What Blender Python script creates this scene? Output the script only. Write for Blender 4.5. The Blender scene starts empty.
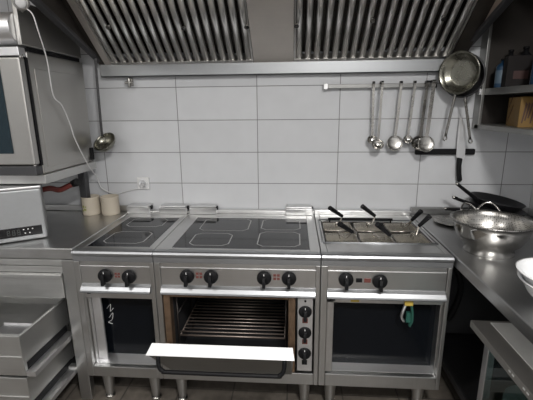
import bpy, bmesh, math, random
from mathutils import Vector, Matrix
random.seed(4)
S = bpy.context.scene
COL = S.collection
PI = math.pi

# ---------------------------------------------------------------- materials
def nt(name):
    m = bpy.data.materials.new(name); m.use_nodes = True
    return m, m.node_tree.nodes, m.node_tree.links, m.node_tree.nodes['Principled BSDF']

def mat(name, col, rough=.5, metal=0., noise=0., nscale=20., spec=None, emit=None, estr=0., trans=0., coat=0.):
    m, N, L, B = nt(name)
    B.inputs['Base Color'].default_value = (*col, 1)
    B.inputs['Roughness'].default_value = rough
    B.inputs['Metallic'].default_value = metal
    if spec is not None: B.inputs['Specular IOR Level'].default_value = spec
    if trans: B.inputs['Transmission Weight'].default_value = trans
    if coat: B.inputs['Coat Weight'].default_value = coat
    if emit:
        B.inputs['Emission Color'].default_value = (*emit, 1); B.inputs['Emission Strength'].default_value = estr
    if noise:
        tc = N.new('ShaderNodeTexCoord'); no = N.new('ShaderNodeTexNoise'); no.inputs['Scale'].default_value = nscale
        no.inputs['Detail'].default_value = 5
        L.new(tc.outputs['Object'], no.inputs['Vector'])
        mx = N.new('ShaderNodeMix'); mx.data_type = 'RGBA'
        mx.inputs[6].default_value = (*[c*(1-noise) for c in col], 1); mx.inputs[7].default_value = (*[min(1, c*(1+noise)) for c in col], 1)
        L.new(no.outputs['Fac'], mx.inputs[0]); L.new(mx.outputs[2], B.inputs['Base Color'])
        mr = N.new('ShaderNodeMapRange'); mr.inputs['To Min'].default_value = max(.02, rough-.1); mr.inputs['To Max'].default_value = rough+.12
        L.new(no.outputs['Fac'], mr.inputs['Value']); L.new(mr.outputs[0], B.inputs['Roughness'])
    return m

def brushed(name, col, rough=.3, axis='x', dirt=.18, bump=.012):
    """stainless steel with fine brushing along one axis, smears and slight stains"""
    m, N, L, B = nt(name)
    B.inputs['Metallic'].default_value = 1
    tc = N.new('ShaderNodeTexCoord')
    mp = N.new('ShaderNodeMapping'); mp.inputs['Scale'].default_value = {'x': (3, 260, 260), 'y': (260, 3, 260), 'z': (260, 260, 3)}[axis]
    L.new(tc.outputs['Object'], mp.inputs['Vector'])
    fine = N.new('ShaderNodeTexNoise'); fine.inputs['Scale'].default_value = 1; fine.inputs['Detail'].default_value = 3
    L.new(mp.outputs[0], fine.inputs['Vector'])
    big = N.new('ShaderNodeTexNoise'); big.inputs['Scale'].default_value = 7; big.inputs['Detail'].default_value = 7; big.inputs['Roughness'].default_value = .62
    L.new(tc.outputs['Object'], big.inputs['Vector'])
    mx = N.new('ShaderNodeMix'); mx.data_type = 'RGBA'
    mx.inputs[6].default_value = (*[c*(1-dirt) for c in col], 1); mx.inputs[7].default_value = (*[min(1, c*(1+dirt)) for c in col], 1)
    ad = N.new('ShaderNodeMath'); ad.operation = 'MULTIPLY_ADD'; ad.inputs[1].default_value = .35
    L.new(fine.outputs['Fac'], ad.inputs[0])
    sc = N.new('ShaderNodeMath'); sc.operation = 'MULTIPLY'; sc.inputs[1].default_value = .65
    L.new(big.outputs['Fac'], sc.inputs[0]); L.new(sc.outputs[0], ad.inputs[2])
    L.new(ad.outputs[0], mx.inputs[0]); L.new(mx.outputs[2], B.inputs['Base Color'])
    mr = N.new('ShaderNodeMapRange'); mr.inputs['To Min'].default_value = rough-.09; mr.inputs['To Max'].default_value = rough+.13
    L.new(ad.outputs[0], mr.inputs['Value']); L.new(mr.outputs[0], B.inputs['Roughness'])
    bp = N.new('ShaderNodeBump'); bp.inputs['Strength'].default_value = bump; bp.inputs['Distance'].default_value = .002
    L.new(fine.outputs['Fac'], bp.inputs['Height']); L.new(bp.outputs[0], B.inputs['Normal'])
    return m

def tiles(name, axis='x', col=(.61, .62, .64), grout=(.17, .17, .17)):
    """glazed 50 x 20 cm wall tiles in a stacked grid"""
    m, N, L, B = nt(name)
    tc = N.new('ShaderNodeTexCoord'); sp = N.new('ShaderNodeSeparateXYZ'); L.new(tc.outputs['Object'], sp.inputs[0])
    def math_(op, a, b=None, c=None):
        n = N.new('ShaderNodeMath'); n.operation = op
        for i, v in enumerate((a, b, c)):
            if v is None: continue
            if isinstance(v, (int, float)): n.inputs[i].default_value = v
            else: L.new(v, n.inputs[i])
        return n.outputs[0]
    U = sp.outputs['X' if axis == 'x' else 'Y']; Z = sp.outputs['Z']
    un = math_('DIVIDE', U, .5); zn = math_('DIVIDE', math_('SUBTRACT', Z, 1.257), .2)
    uf = math_('FRACT', math_('ADD', un, 40)); zf = math_('FRACT', math_('ADD', zn, 40))
    du = math_('MULTIPLY', math_('MINIMUM', uf, math_('SUBTRACT', 1, uf)), .5)
    dz = math_('MULTIPLY', math_('MINIMUM', zf, math_('SUBTRACT', 1, zf)), .2)
    d = math_('MINIMUM', du, dz)
    mr = N.new('ShaderNodeMapRange'); mr.inputs['From Min'].default_value = .0012; mr.inputs['From Max'].default_value = .0028
    L.new(d, mr.inputs['Value'])
    cell = N.new('ShaderNodeCombineXYZ'); L.new(math_('FLOOR', math_('ADD', un, 40)), cell.inputs[0]); L.new(math_('FLOOR', math_('ADD', zn, 40)), cell.inputs[1])
    wn = N.new('ShaderNodeTexWhiteNoise'); L.new(cell.outputs[0], wn.inputs['Vector'])
    var = N.new('ShaderNodeMix'); var.data_type = 'RGBA'; var.inputs[6].default_value = (*[c*.97 for c in col], 1); var.inputs[7].default_value = (*[c*1.03 for c in col], 1)
    L.new(wn.outputs['Value'], var.inputs[0])
    sm = N.new('ShaderNodeTexNoise'); sm.inputs['Scale'].default_value = 9; sm.inputs['Detail'].default_value = 6
    L.new(tc.outputs['Object'], sm.inputs['Vector'])
    v2 = N.new('ShaderNodeMix'); v2.data_type = 'RGBA'; v2.blend_type = 'MULTIPLY'; v2.inputs[0].default_value = .12
    L.new(var.outputs[2], v2.inputs[6]); L.new(sm.outputs['Fac'], v2.inputs[7])
    mx = N.new('ShaderNodeMix'); mx.data_type = 'RGBA'; mx.inputs[6].default_value = (*grout, 1)
    L.new(v2.outputs[2], mx.inputs[7]); L.new(mr.outputs[0], mx.inputs[0]); L.new(mx.outputs[2], B.inputs['Base Color'])
    r = N.new('ShaderNodeMapRange'); r.inputs['To Min'].default_value = .8; r.inputs['To Max'].default_value = .32
    L.new(mr.outputs[0], r.inputs['Value']); L.new(r.outputs[0], B.inputs['Roughness'])
    bp = N.new('ShaderNodeBump'); bp.inputs['Strength'].default_value = .5; bp.inputs['Distance'].default_value = .002
    L.new(mr.outputs[0], bp.inputs['Height']); L.new(bp.outputs[0], B.inputs['Normal'])
    return m

def floor_mat():
    m, N, L, B = nt('floor_tiles')
    tc = N.new('ShaderNodeTexCoord'); br = N.new('ShaderNodeTexBrick'); br.offset = 0; br.inputs['Scale'].default_value = 1
    br.inputs['Brick Width'].default_value = .3; br.inputs['Row Height'].default_value = .3; br.inputs['Mortar Size'].default_value = .004
    br.inputs['Color1'].default_value = (.17, .148, .125, 1); br.inputs['Color2'].default_value = (.155, .136, .116, 1); br.inputs['Mortar'].default_value = (.07, .062, .055, 1)
    L.new(tc.outputs['Object'], br.inputs['Vector'])
    no = N.new('ShaderNodeTexNoise'); no.inputs['Scale'].default_value = 26; no.inputs['Detail'].default_value = 8
    L.new(tc.outputs['Object'], no.inputs['Vector'])
    mx = N.new('ShaderNodeMix'); mx.data_type = 'RGBA'; mx.blend_type = 'MULTIPLY'; mx.inputs[0].default_value = .7
    L.new(br.outputs['Color'], mx.inputs[6]); L.new(no.outputs['Fac'], mx.inputs[7]); L.new(mx.outputs[2], B.inputs['Base Color'])
    B.inputs['Roughness'].default_value = .45
    return m

def perforated(name, col, scale=90):
    m, N, L, B = nt(name)
    B.inputs['Metallic'].default_value = 1; B.inputs['Roughness'].default_value = .3
    tc = N.new('ShaderNodeTexCoord'); vo = N.new('ShaderNodeTexVoronoi'); vo.inputs['Scale'].default_value = scale; vo.inputs['Randomness'].default_value = .15
    L.new(tc.outputs['Object'], vo.inputs['Vector'])
    mr = N.new('ShaderNodeMapRange'); mr.inputs['From Min'].default_value = .28; mr.inputs['From Max'].default_value = .34
    L.new(vo.outputs['Distance'], mr.inputs['Value'])
    mx = N.new('ShaderNodeMix'); mx.data_type = 'RGBA'; mx.inputs[6].default_value = (.02, .02, .02, 1); mx.inputs[7].default_value = (*col, 1)
    L.new(mr.outputs[0], mx.inputs[0]); L.new(mx.outputs[2], B.inputs['Base Color'])
    return m

M = {}
M['steel'] = brushed('steel_brushed', (.62, .62, .62), .30)
M['steel_z'] = brushed('steel_upright', (.54, .54, .535), .33, 'z')
M['steel_top'] = brushed('steel_worktop', (.55, .55, .545), .32, 'x', .28)
M['steel_top_y'] = brushed('steel_side_worktop', (.42, .42, .42), .34, 'y', .3)
M['steel_bright'] = brushed('steel_bright', (.40, .41, .425), .42, 'x', .06, .004)
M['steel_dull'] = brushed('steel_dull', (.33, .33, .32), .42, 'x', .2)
M['steel_cab'] = brushed('steel_drawer', (.60, .60, .59), .46, 'x', .2)
M['steel_oven'] = brushed('steel_oven_side', (.48, .47, .45), .38, 'x', .1)
M['steel_light'] = brushed('steel_light', (.78, .78, .79), .42, 'x', .08)
M['steel_hood'] = brushed('steel_hood', (.80, .755, .71), .50, 'x', .14)  # warm reflections of the surroundings tinted into the steel
M['steel_gutter'] = brushed('steel_gutter', (.36, .37, .38), .42, 'x', .2)
M['steel_filter'] = mat('steel_filter', (.86, .845, .82), .33, 1.)
M['grease_shade'] = mat('greasy_shaded_steel', (.07, .062, .055), .5, .7, .4, 14)  # grease plus the shade under the hood, both in the dark colour
M['dark'] = mat('dark_enamel', (.02, .021, .024), .55, .0, .3, 9)
M['dark_steel'] = mat('dark_steel', (.10, .10, .105), .45, .8, .25, 8)
M['copper'] = mat('heat_browned_steel', (.27, .185, .125), .42, .85, .45, 30)
M['chrome'] = mat('polished_steel', (.50, .49, .47), .16, 1., .12, 12)
M['pan_steel'] = mat('used_pan_steel', (.24, .235, .20), .27, 1., .2, 16)
M['chrome_soft'] = mat('satin_steel', (.34, .33, .31), .26, 1., .2, 16)
M['wire'] = mat('chromed_wire', (.62, .58, .52), .25, 1.)
M['black'] = mat('black_plastic', (.007, .007, .008), .5, spec=.2)
M['black_iron'] = mat('black_iron', (.018, .018, .02), .38, .3, .3, 25)
M['glass_hob'] = mat('black_hob_glass', (.008, .009, .011), .08, 0, spec=.32)
M['zone'] = mat('hob_print', (.33, .33, .33), .3)
M['red'] = mat('red_mark', (.14, .045, .038), .5)
M['brown_red'] = mat('brown_red_rubber', (.13, .02, .015), .5)
M['white_plastic'] = mat('white_plastic', (.66, .66, .66), .35)
M['white_and_lit_metal'] = mat('white_and_lit_steel', (.70, .71, .72), .5, .2, .04, 20)  # white of the socket ring, and painted light on the door edge
M['cream'] = mat('cream_ceramic', (.56, .50, .41), .5, 0, .07, 18)
M['logo_green'] = mat('green_yellow_print', (.30, .34, .08), .5)
M['china'] = mat('white_china', (.80, .81, .82), .22)
M['board'] = mat('pale_board', (.80, .80, .78), .55, 0, .1, 12)
M['device'] = mat('device_silver', (.37, .38, .39), .42, .55, .06, 60)
M['display'] = mat('display_black', (.01, .01, .012), .25)
M['digits'] = mat('display_digits', (.06, .065, .065), .4)
M['white_print'] = mat('white_print', (.8, .8, .8), .5)
M['window'] = mat('oven_window_glass', (.010, .022, .03), .08, 0, spec=.3)
M['yellow'] = mat('yellow_box', (.15, .082, .012), .6, 0, .2, 12)
M['brown'] = mat('brown_print', (.05, .018, .01), .6)
M['yellow_tag'] = mat('yellow_tag', (.50, .36, .07), .5)
M['green'] = mat('green_handle', (.02, .09, .07), .4)
M['blue'] = mat('blue_bottle', (.01, .04, .085), .45)
M['blue_label'] = mat('pale_blue_label', (.09, .13, .17), .45)
M['dark_box'] = mat('dark_box', (.010, .008, .008), .6, 0, .3, 20, spec=.2)
M['dark_red'] = mat('dark_red_print', (.035, .01, .008), .5)
M['plaster'] = mat('ceiling_paint', (.60, .55, .48), .8, 0, .04, 6)
M['lamp'] = mat('lamp_diffuser', (.9, .9, .9), .5, emit=(1, .98, .95), estr=6)
M['tile_x'] = tiles('wall_tiles', 'x'); M['tile_y'] = tiles('wall_tiles_side', 'y')
M['floor'] = floor_mat()
M['perf'] = perforated('perforated_steel', (.46, .45, .43), 130)
M['mesh'] = perforated('basket_mesh', (.62, .60, .56), 150)
M['dark_glass'] = mat('dark_green_glass', (.42, .56, .54), .04, 0, trans=1.)
M['warm_reflect_side'] = mat('warm_reflect_steel', (.50, .40, .33), .5, .25, .1, 8)  # warm reflection on the hood's right side put into its colour
M['counter_rim'] = mat('matt_steel_rim', (.30, .29, .275), .4, .35, .12, 20)
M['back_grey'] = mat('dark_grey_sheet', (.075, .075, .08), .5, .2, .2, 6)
M['rail_steel'] = mat('rail_steel', (.26, .26, .255), .4, 1., .15, 14)
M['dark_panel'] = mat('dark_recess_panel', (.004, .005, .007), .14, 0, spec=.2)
M['cab_dark'] = mat('dark_cabinet_steel', (.05, .044, .04), .5, .6, .25, 8)
M['rack_wire'] = mat('browned_wire', (.30, .25, .22), .4, .8)

# ---------------------------------------------------------------- mesh helpers
def V(*a): return Vector(a)
def bx(bm, x0, x1, y0, y1, z0, z1, mi=0, M4=None):
    vs = [bm.verts.new((M4 @ Vector((x, y, z))) if M4 else (x, y, z)) for x in (x0, x1) for y in (y0, y1) for z in (z0, z1)]
    for q in ((0,1,3,2),(4,6,7,5),(0,4,5,1),(2,3,7,6),(0,2,6,4),(1,5,7,3)):
        bm.faces.new([vs[i] for i in q]).material_index = mi
    return vs
def prism_x(bm, pts, x0, x1, mi=0):
    """polygon in the y-z plane extruded along x"""
    a = [bm.verts.new((x0, y, z)) for y, z in pts]; b = [bm.verts.new((x1, y, z)) for y, z in pts]
    n = len(pts)
    bm.faces.new(a).material_index = mi; bm.faces.new(b[::-1]).material_index = mi
    for i in range(n): bm.faces.new((a[i], b[i], b[(i+1) % n], a[(i+1) % n])).material_index = mi
def prism_dir(bm, pts3, off, mi=0):
    a = [bm.verts.new(p) for p in pts3]; b = [bm.verts.new(Vector(p)+off) for p in pts3]; n = len(a)
    bm.faces.new(a).material_index = mi; bm.faces.new(b[::-1]).material_index = mi
    for i in range(n): bm.faces.new((a[i], b[i], b[(i+1) % n], a[(i+1) % n])).material_index = mi
def basis(d):
    d = Vector(d).normalized(); h = V(0,0,1) if abs(d.z) < .95 else V(1,0,0)
    u = d.cross(h).normalized(); return d, u, d.cross(u).normalized()
def cyl(bm, p0, p1, r0, r1=None, n=20, mi=0, cap=True):
    r1 = r0 if r1 is None else r1; p0 = Vector(p0); p1 = Vector(p1); d, u, w = basis(p1-p0)
    A = [bm.verts.new(p0+(u*math.cos(t)+w*math.sin(t))*r0) for t in [2*PI*i/n for i in range(n)]]
    B = [bm.verts.new(p1+(u*math.cos(t)+w*math.sin(t))*r1) for t in [2*PI*i/n for i in range(n)]]
    for i in range(n):
        f = bm.faces.new((A[i], A[(i+1)%n], B[(i+1)%n], B[i])); f.smooth = True; f.material_index = mi
    if cap:
        bm.faces.new(A[::-1]).material_index = mi; bm.faces.new(B).material_index = mi
def smooth_path(pts, k=6):
    pts = [Vector(p) for p in pts]; out = []
    P = [pts[0]*2-pts[1]]+pts+[pts[-1]*2-pts[-2]]
    for i in range(1, len(P)-2):
        for j in range(k):
            t = j/k; a, b, c, d = P[i-1:i+3]
            out.append(.5*((2*b)+(c-a)*t+(2*a-5*b+4*c-d)*t*t+(3*b-a-3*c+d)*t**3))
    out.append(pts[-1]); return out
def tube(bm, pts, r, n=10, mi=0, smooth=True, k=6, radii=None, flat=1.0):
    P = smooth_path(pts, k) if smooth else [Vector(p) for p in pts]
    rings = []; u = None
    for i, p in enumerate(P):
        d = (P[min(i+1, len(P)-1)]-P[max(i-1, 0)]).normalized()
        if u is None: _, u, _ = basis(d)
        u = (u-d*u.dot(d)).normalized(); w = d.cross(u)
        rr = r if radii is None else radii[0]+(radii[1]-radii[0])*i/(len(P)-1)
        rings.append([bm.verts.new(p+u*math.cos(2*PI*j/n)*rr+w*math.sin(2*PI*j/n)*rr*flat) for j in range(n)])
    for a, b in zip(rings, rings[1:]):
        for j in range(n):
            f = bm.faces.new((a[j], a[(j+1)%n], b[(j+1)%n], b[j])); f.smooth = True; f.material_index = mi
    bm.faces.new(rings[0][::-1]).material_index = mi; bm.faces.new(rings[-1]).material_index = mi
def lathe(bm, prof, M4=None, n=40, mi=0):
    """(radius, height) profile turned round the local z axis"""
    M4 = M4 or Matrix.Identity(4); rings = []
    for r, z in prof:
        if r < 1e-6: rings.append([bm.verts.new(M4 @ V(0, 0, z))])
        else: rings.append([bm.verts.new(M4 @ V(r*math.cos(2*PI*j/n), r*math.sin(2*PI*j/n), z)) for j in range(n)])
    for a, b in zip(rings, rings[1:]):
        for j in range(n):
            k = (j+1) % n
            if len(a) == 1 and len(b) == 1: continue
            if len(a) == 1: f = bm.faces.new((a[0], b[k], b[j]))
            elif len(b) == 1: f = bm.faces.new((a[j], a[k], b[0]))
            else: f = bm.faces.new((a[j], a[k], b[k], b[j]))
            f.smooth = True; f.material_index = mi
def frame_at(loc, axis, up=(0, 0, 1)):
    """matrix whose local z is `axis`"""
    z = Vector(axis).normalized(); x = Vector(up).cross(z)
    if x.length < 1e-4: x = V(1, 0, 0)
    x.normalize(); y = z.cross(x)
    return Matrix(((x.x, y.x, z.x, loc[0]), (x.y, y.y, z.y, loc[1]), (x.z, y.z, z.z, loc[2]), (0, 0, 0, 1)))
def BM(): return bmesh.new()
def obj(name, bm, m, parent=None, bevel=0, seg=2):
    bmesh.ops.recalc_face_normals(bm, faces=bm.faces)
    me = bpy.data.meshes.new(name); bm.to_mesh(me); bm.free()
    for x in (m if isinstance(m, (list, tuple)) else [m]): me.materials.append(M[x])
    o = bpy.data.objects.new(name, me); COL.objects.link(o)
    if parent is not None:
        o.parent = parent; o.matrix_parent_inverse = Matrix.Translation(-world_loc(parent))
    if bevel:
        md = o.modifiers.new('edge', 'BEVEL'); md.width = bevel; md.segments = seg; md.limit_method = 'ANGLE'; md.angle_limit = math.radians(50)
    return o
def world_loc(o):
    l = Vector(o.location)
    return l if o.parent is None else Vector((0, 0, 0)) if o.type == 'MESH' else l
def tag(o, label, cat, group=None):
    o['label'] = label; o['category'] = cat
    if group: o['group'] = group
    return o
def thing(name, label, cat, loc, group=None):
    o = bpy.data.objects.new(name, None); COL.objects.link(o); o.location = loc; o.empty_display_size = .05
    return tag(o, label, cat, group)
def lab(o, text): o['label'] = text; return o
def struct(name, bm, m, bevel=0):
    o = obj(name, bm, m, None, bevel); o['kind'] = 'structure'; return o

# ---------------------------------------------------------------- room
XL, XR, YB, ZC = -1.7, 2.683, -4.6, 2.72
b = BM(); bx(b, XL, XR, YB, 0, -.05, 0); struct('floor', b, 'floor')
b = BM(); bx(b, XL, XR, YB, 0, ZC, ZC+.05); struct('ceiling', b, 'plaster')
b = BM(); bx(b, XL, XR, 0, .08, -.05, ZC+.05); struct('wall_back', b, 'tile_x')
b = BM(); bx(b, XR, XR+.08, YB, .08, -.05, ZC+.05); struct('wall_right', b, 'tile_y')
b = BM(); bx(b, XL-.08, XL, YB, .08, -.05, ZC+.05); struct('wall_left', b, 'tile_y')
b = BM(); bx(b, XL-.08, XR+.08, YB-.08, YB, -.05, ZC+.05); struct('wall_front', b, 'tile_x')

# ---------------------------------------------------------------- cookers
FY, ZT, ZB = -.73, .87, .162
def stove_body(t, x0, x1, ox0, ox1, oz0, oz1):
    """carcass of one cooker module: front frame, sides, back, floor pan, lower band"""
    b = BM()
    bx(b, x0+.001, ox0, FY, FY+.03, ZB, .812)                 # left stile
    bx(b, ox1, x1-.001, FY, FY+.03, ZB, .812)                 # right stile
    bx(b, ox0, ox1, FY, FY+.03, ZB, oz0)                      # lower band
    bx(b, x0+.001, x0+.016, FY+.03, -.06, ZB, .82)
    bx(b, x1-.016, x1-.001, FY+.03, -.06, ZB, .82)
    bx(b, x0+.016, x1-.016, -.075, -.06, ZB, .82)
    bx(b, x0+.016, x1-.016, FY+.03, -.075, ZB, ZB+.02)
    return obj('body', b, 'steel_z', t, .003)
def front_bits(t, x0, x1):
    b = BM()                                                   # rounded worktop nose
    prof = [(FY+.03, ZT), (FY+.004, ZT), (FY-.006, ZT-.004), (FY-.011, ZT-.013), (FY-.009, ZT-.024), (FY-.003, ZT-.031), (FY-.003, .813), (FY+.03, .813)]
    prism_x(b, prof, x0+.0015, x1-.0015); n = obj('front_nose', b, 'steel_bright', t, .002)
    b = BM(); bx(b, x0+.030, x1-.022, FY+.006, FY+.03, .69, .811); bx(b, x0+.030, x1-.022, FY+.002, FY+.008, .782, .788)
    p = obj('control_panel', b, 'steel', t, .002)
    b = BM()
    prism_x(b, [(FY+.02, .694), (FY+.004, .694), (FY-.012, .684), (FY-.024, .668), (FY-.026, .660), (FY-.022, .654), (FY+.02, .652)], x0+.030, x1-.022)
    obj('front_rail', b, 'steel_bright', t, .002)
    return p
def knob(parent, x, z, r=.029):
    b = BM(); M4 = frame_at((x, FY+.006, z), (0, -1, 0))
    lathe(b, [(0, 0), (r*1.16, 0), (r*1.2, .004), (r*1.18, .012), (r*1.1, .017), (r*1.0, .019), (0, .019)], M4, 32)
    prism_x(b, [(FY-.012, z+r*.5), (FY-.030, z+r*.42), (FY-.036, z-r*.2), (FY-.038, z-r*1.28), (FY-.014, z-r*1.28)], x-.0075, x+.0075)
    k = obj('knob', b, 'black', parent, .001)
    b = BM(); bx(b, x-.0015, x+.0015, FY-.0150, FY-.0135, z+r*.55, z+r*.9); obj('pointer', b, 'white_print', k)
def mark(parent, x, z, w, h, m='red', n=(2, 2)):
    b = BM()
    for i in range(n[0]):
        for j in range(n[1]):
            cx = x+(i-(n[0]-1)/2)*w*1.35; cz = z+(j-(n[1]-1)/2)*h*1.45
            bx(b, cx-w/2, cx+w/2, FY+.004, FY+.0065, cz-h/2, cz+h/2)
    obj('indicator_mark', b, m, parent)
def leg(t, x, y, z=ZB):
    b = BM(); lathe(b, [(0, .006), (.017, .006), (.020, .012), (.022, .03), (.031, .13), (.034, .15), (.034, z), (0, z)], Matrix.Translation((x, y, 0)), 24)
    g = obj('leg', b, 'steel_z', t)
    b = BM(); lathe(b, [(0, 0), (.026, 0), (.026, .006), (0, .0061)], Matrix.Translation((x, y, 0)), 20); obj('foot', b, 'chrome_soft', g)
def vent_block(t, xa, xb):
    b = BM(); bx(b, xa, xb, -.085, -.02, ZT+.001, ZT+.042)
    bx(b, xa+.006, xb-.006, -.09, -.012, ZT+.048, ZT+.053)
    bx(b, xa+.02, xb-.02, -.06, -.04, ZT+.04, ZT+.05)
    v = obj('flue_box', b, 'steel', t, .002)
    b = BM(); bx(b, xb-.004, xb+.004, -.07, -.04, ZT+.030, ZT+.047); cyl(b, (xb-.002, -.055, ZT+.03), (xb+.006, -.055, ZT+.03), .006, n=12)
    obj('end_cap', b, 'black', v)
def ring_strip(b, pts, w, z, mi):
    """closed flat outline lying on the hob glass"""
    n = len(pts); c = Vector((sum(p[0] for p in pts)/n, sum(p[1] for p in pts)/n, 0))
    o = [b.verts.new((p[0], p[1], z)) for p in pts]
    ii = []
    for k, p in enumerate(pts):
        p = Vector((*p, 0)); d1 = (Vector((*pts[k-1], 0))-p).normalized(); d2 = (Vector((*pts[(k+1) % n], 0))-p).normalized()
        d = (d1+d2); d = d.normalized() if d.length > 1e-5 else (c-p).normalized()
        s = max(.35, abs(d1.cross(d).z)); ii.append(b.verts.new(p+d*(w/s)+Vector((0, 0, z))))
    for k in range(n):
        f = b.faces.new((o[k], o[(k+1) % n], ii[(k+1) % n], ii[k])); f.material_index = mi
def octo(x0, x1, y0, y1, c=.03):
    return [(x0+c, y0), (x1-c, y0), (x1, y0+c), (x1, y1-c), (x1-c, y1), (x0+c, y1), (x0, y1-c), (x0, y0+c)]
def hob_top(t, x0, x1, gx0, gx1, gy0, gy1, zones):
    b = BM(); z1 = ZT; z0 = ZT-.035
    bx(b, x0+.0015, gx0, FY+.03, -.015, z0, z1); bx(b, gx1, x1-.0015, FY+.03, -.015, z0, z1)
    bx(b, gx0, gx1, FY+.03, gy0, z0, z1); bx(b, gx0, gx1, gy1, -.015, z0, z1)
    obj('top_frame', b, 'steel_top', t, .003)
    b = BM(); bx(b, gx0, gx1, gy0, gy1, z0, ZT-.002)
    for q in zones: ring_strip(b, octo(*q), .005, ZT-.0015, 1)
    obj('hob_glass', b, ['glass_hob', 'zone'], t)
def niche(t, xa, xb, z0, z1, depth=.06):
    """shallow recess: steel jambs and a floor lip round a dark set back panel"""
    y1 = FY+.03+depth
    for x in (xa, xb):
        b = BM(); bx(b, x-.003, x+.003, FY+.03, y1, z0, z1); obj('jamb', b, 'steel', t)
    b = BM(); prism_x(b, [(FY+.03, z0), (y1, z0+.010), (y1, z0-.02), (FY+.03, z0-.02)], xa+.003, xb-.003); obj('floor_lip', b, 'steel_light', t)
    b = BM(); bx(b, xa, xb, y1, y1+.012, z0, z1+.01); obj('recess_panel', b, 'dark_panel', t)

XA, XB, XC, XD = .1534, .556, 1.3567, 1.954
# cooker A ---------------------------------------------------------------
A = thing('two_zone_hob_cooker', 'narrow two knob steel hob cooker with a dark recess below, leftmost of the three', 'cooker', (.355, -.4, 0))
stove_body(A, XA, XB, XA+.030, XB-.024, .223, .65)
hob_top(A, XA, XB, .20, .520, -.672, -.155, [(.245, .462, -.625, -.435), (.245, .465, -.345, -.18)])
p = front_bits(A, XA, XB); knob(p, .308, .738); knob(p, .428, .735); mark(p, .368, .740, .011, .010)
niche(A, XA+.034, XB-.026, .223, .64, .07)
b = BM(); bx(b, XA+.038, .238, FY+.055, FY+.068, .228, .638); obj('inner_stile', b, 'steel_light', A, .002)
b = BM(); bx(b, XA+.030, XB-.024, FY+.012, FY+.028, .612, .653); obj('header_strip', b, 'steel', A)
b = BM(); bx(b, XA+.045, XA+.062, FY+.009, FY+.013, .634, .642); obj('rating_mark', b, 'black', A)
for x, y in ((.227, -.67), (.487, -.67), (.227, -.14), (.487, -.14)): leg(A, x, y)
vent_block(A, .150, .305); vent_block(A, .365, .546)
b = BM(); bx(b, XA, XB, -.06, -.013, ZT, ZT+.012); obj('back_strip', b, 'steel_top', A, .003)
# small white scribble lines on the dark rear panel
b = BM()
for pts in ([(.262, .560), (.285, .585), (.280, .545), (.300, .565)], [(.268, .505), (.292, .535), (.284, .495), (.262, .480), (.285, .47)]):
    tube(b, [(x-.018, FY+.095, z-.055) for x, z in pts], .0022, 6, k=5, flat=.4)

lab(obj('white_squiggle', b, 'white_print', A), 'small white squiggles')

# cooker B ---------------------------------------------------------------
Bk = thing('four_zone_oven_range', 'wide steel range with four hob zones and an open oven with its door hanging ajar', 'cooker', (.956, -.4, 0))
stove_body(Bk, XB, XC, XB+.03, XC-.024, .228, .65)
hob_top(Bk, XB, XC, .632, 1.306, -.675, -.145, [(.700, .905, -.636, -.445), (.695, .975, -.40, -.17), (1.045, 1.263, -.636, -.41), (1.043, 1.267, -.375, -.165)])
p = front_bits(Bk, XB, XC)
for x in (.717, .834, 1.090, 1.208): knob(p, x, .744)
mark(p, .775, .748, .013, .012); mark(p, 1.149, .748, .013, .012)
for x, y in ((.634, -.67), (1.291, -.67), (.634, -.14), (1.291, -.14)): leg(Bk, x, y)
vent_block(Bk, .562, .737); vent_block(Bk, 1.176, 1.346)
b = BM(); bx(b, XB, XC, -.06, -.013, ZT, ZT+.022); obj('back_strip', b, 'steel', Bk, .003)
# oven
b = BM(); ya = FY+.004
bx(b, .588, .622, ya, FY+.05, .230, .650); bx(b, 1.205, 1.240, ya, FY+.05, .230, .650)
bx(b, .622, 1.205, ya, FY+.05, .630, .650); bx(b, .622, 1.205, ya, FY+.05, .230, .250)
obj('oven_surround', b, 'copper', Bk, .003)
b = BM(); bx(b, .610, .622, FY+.05, -.10, .24, .64); bx(b, 1.205, 1.217, FY+.05, -.10, .24, .64)
bx(b, .61, 1.217, FY+.05, -.10, .235, .247); bx(b, .61, 1.217, FY+.05, -.10, .633, .645); bx(b, .61, 1.217, -.11, -.10, .235, .645)
obj('oven_cavity', b, 'dark', Bk)
b = BM()
for i in range(9): bx(b, .65, 1.18, -.125+.012, -.10-.002, .30+i*.036, .312+i*.036)
obj('rear_baffle', b, 'dark_steel', Bk)
for x in (.634, 1.193):
    b = BM()
    for y in (-.66, -.40, -.16): cyl(b, (x, y, .26), (x, y, .62), .004, n=8)
    for z in (.36, .50): cyl(b, (x, -.66, z), (x, -.16, z), .0035, n=8)
    obj('rack_guide', b, 'cab_dark', Bk)
rk = None
b = BM(); z = .375
cyl(b, (.64, -.655, z), (1.187, -.655, z), .0055, n=8); cyl(b, (.64, -.655, z+.022), (1.187, -.655, z+.022), .004, n=8)
cyl(b, (.64, -.15, z), (1.187, -.15, z), .0055, n=8)
for x in (.64, 1.187): cyl(b, (x, -.655, z), (x, -.15, z), .004, n=8)
for i in range(1, 15): cyl(b, (.64, -.655+i*.034, z), (1.187, -.655+i*.034, z), .0042, n=6)
tag(obj('oven_rack', b, 'rack_wire'), 'wire grid shelf inside the open oven of the wide range', 'oven rack')
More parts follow.
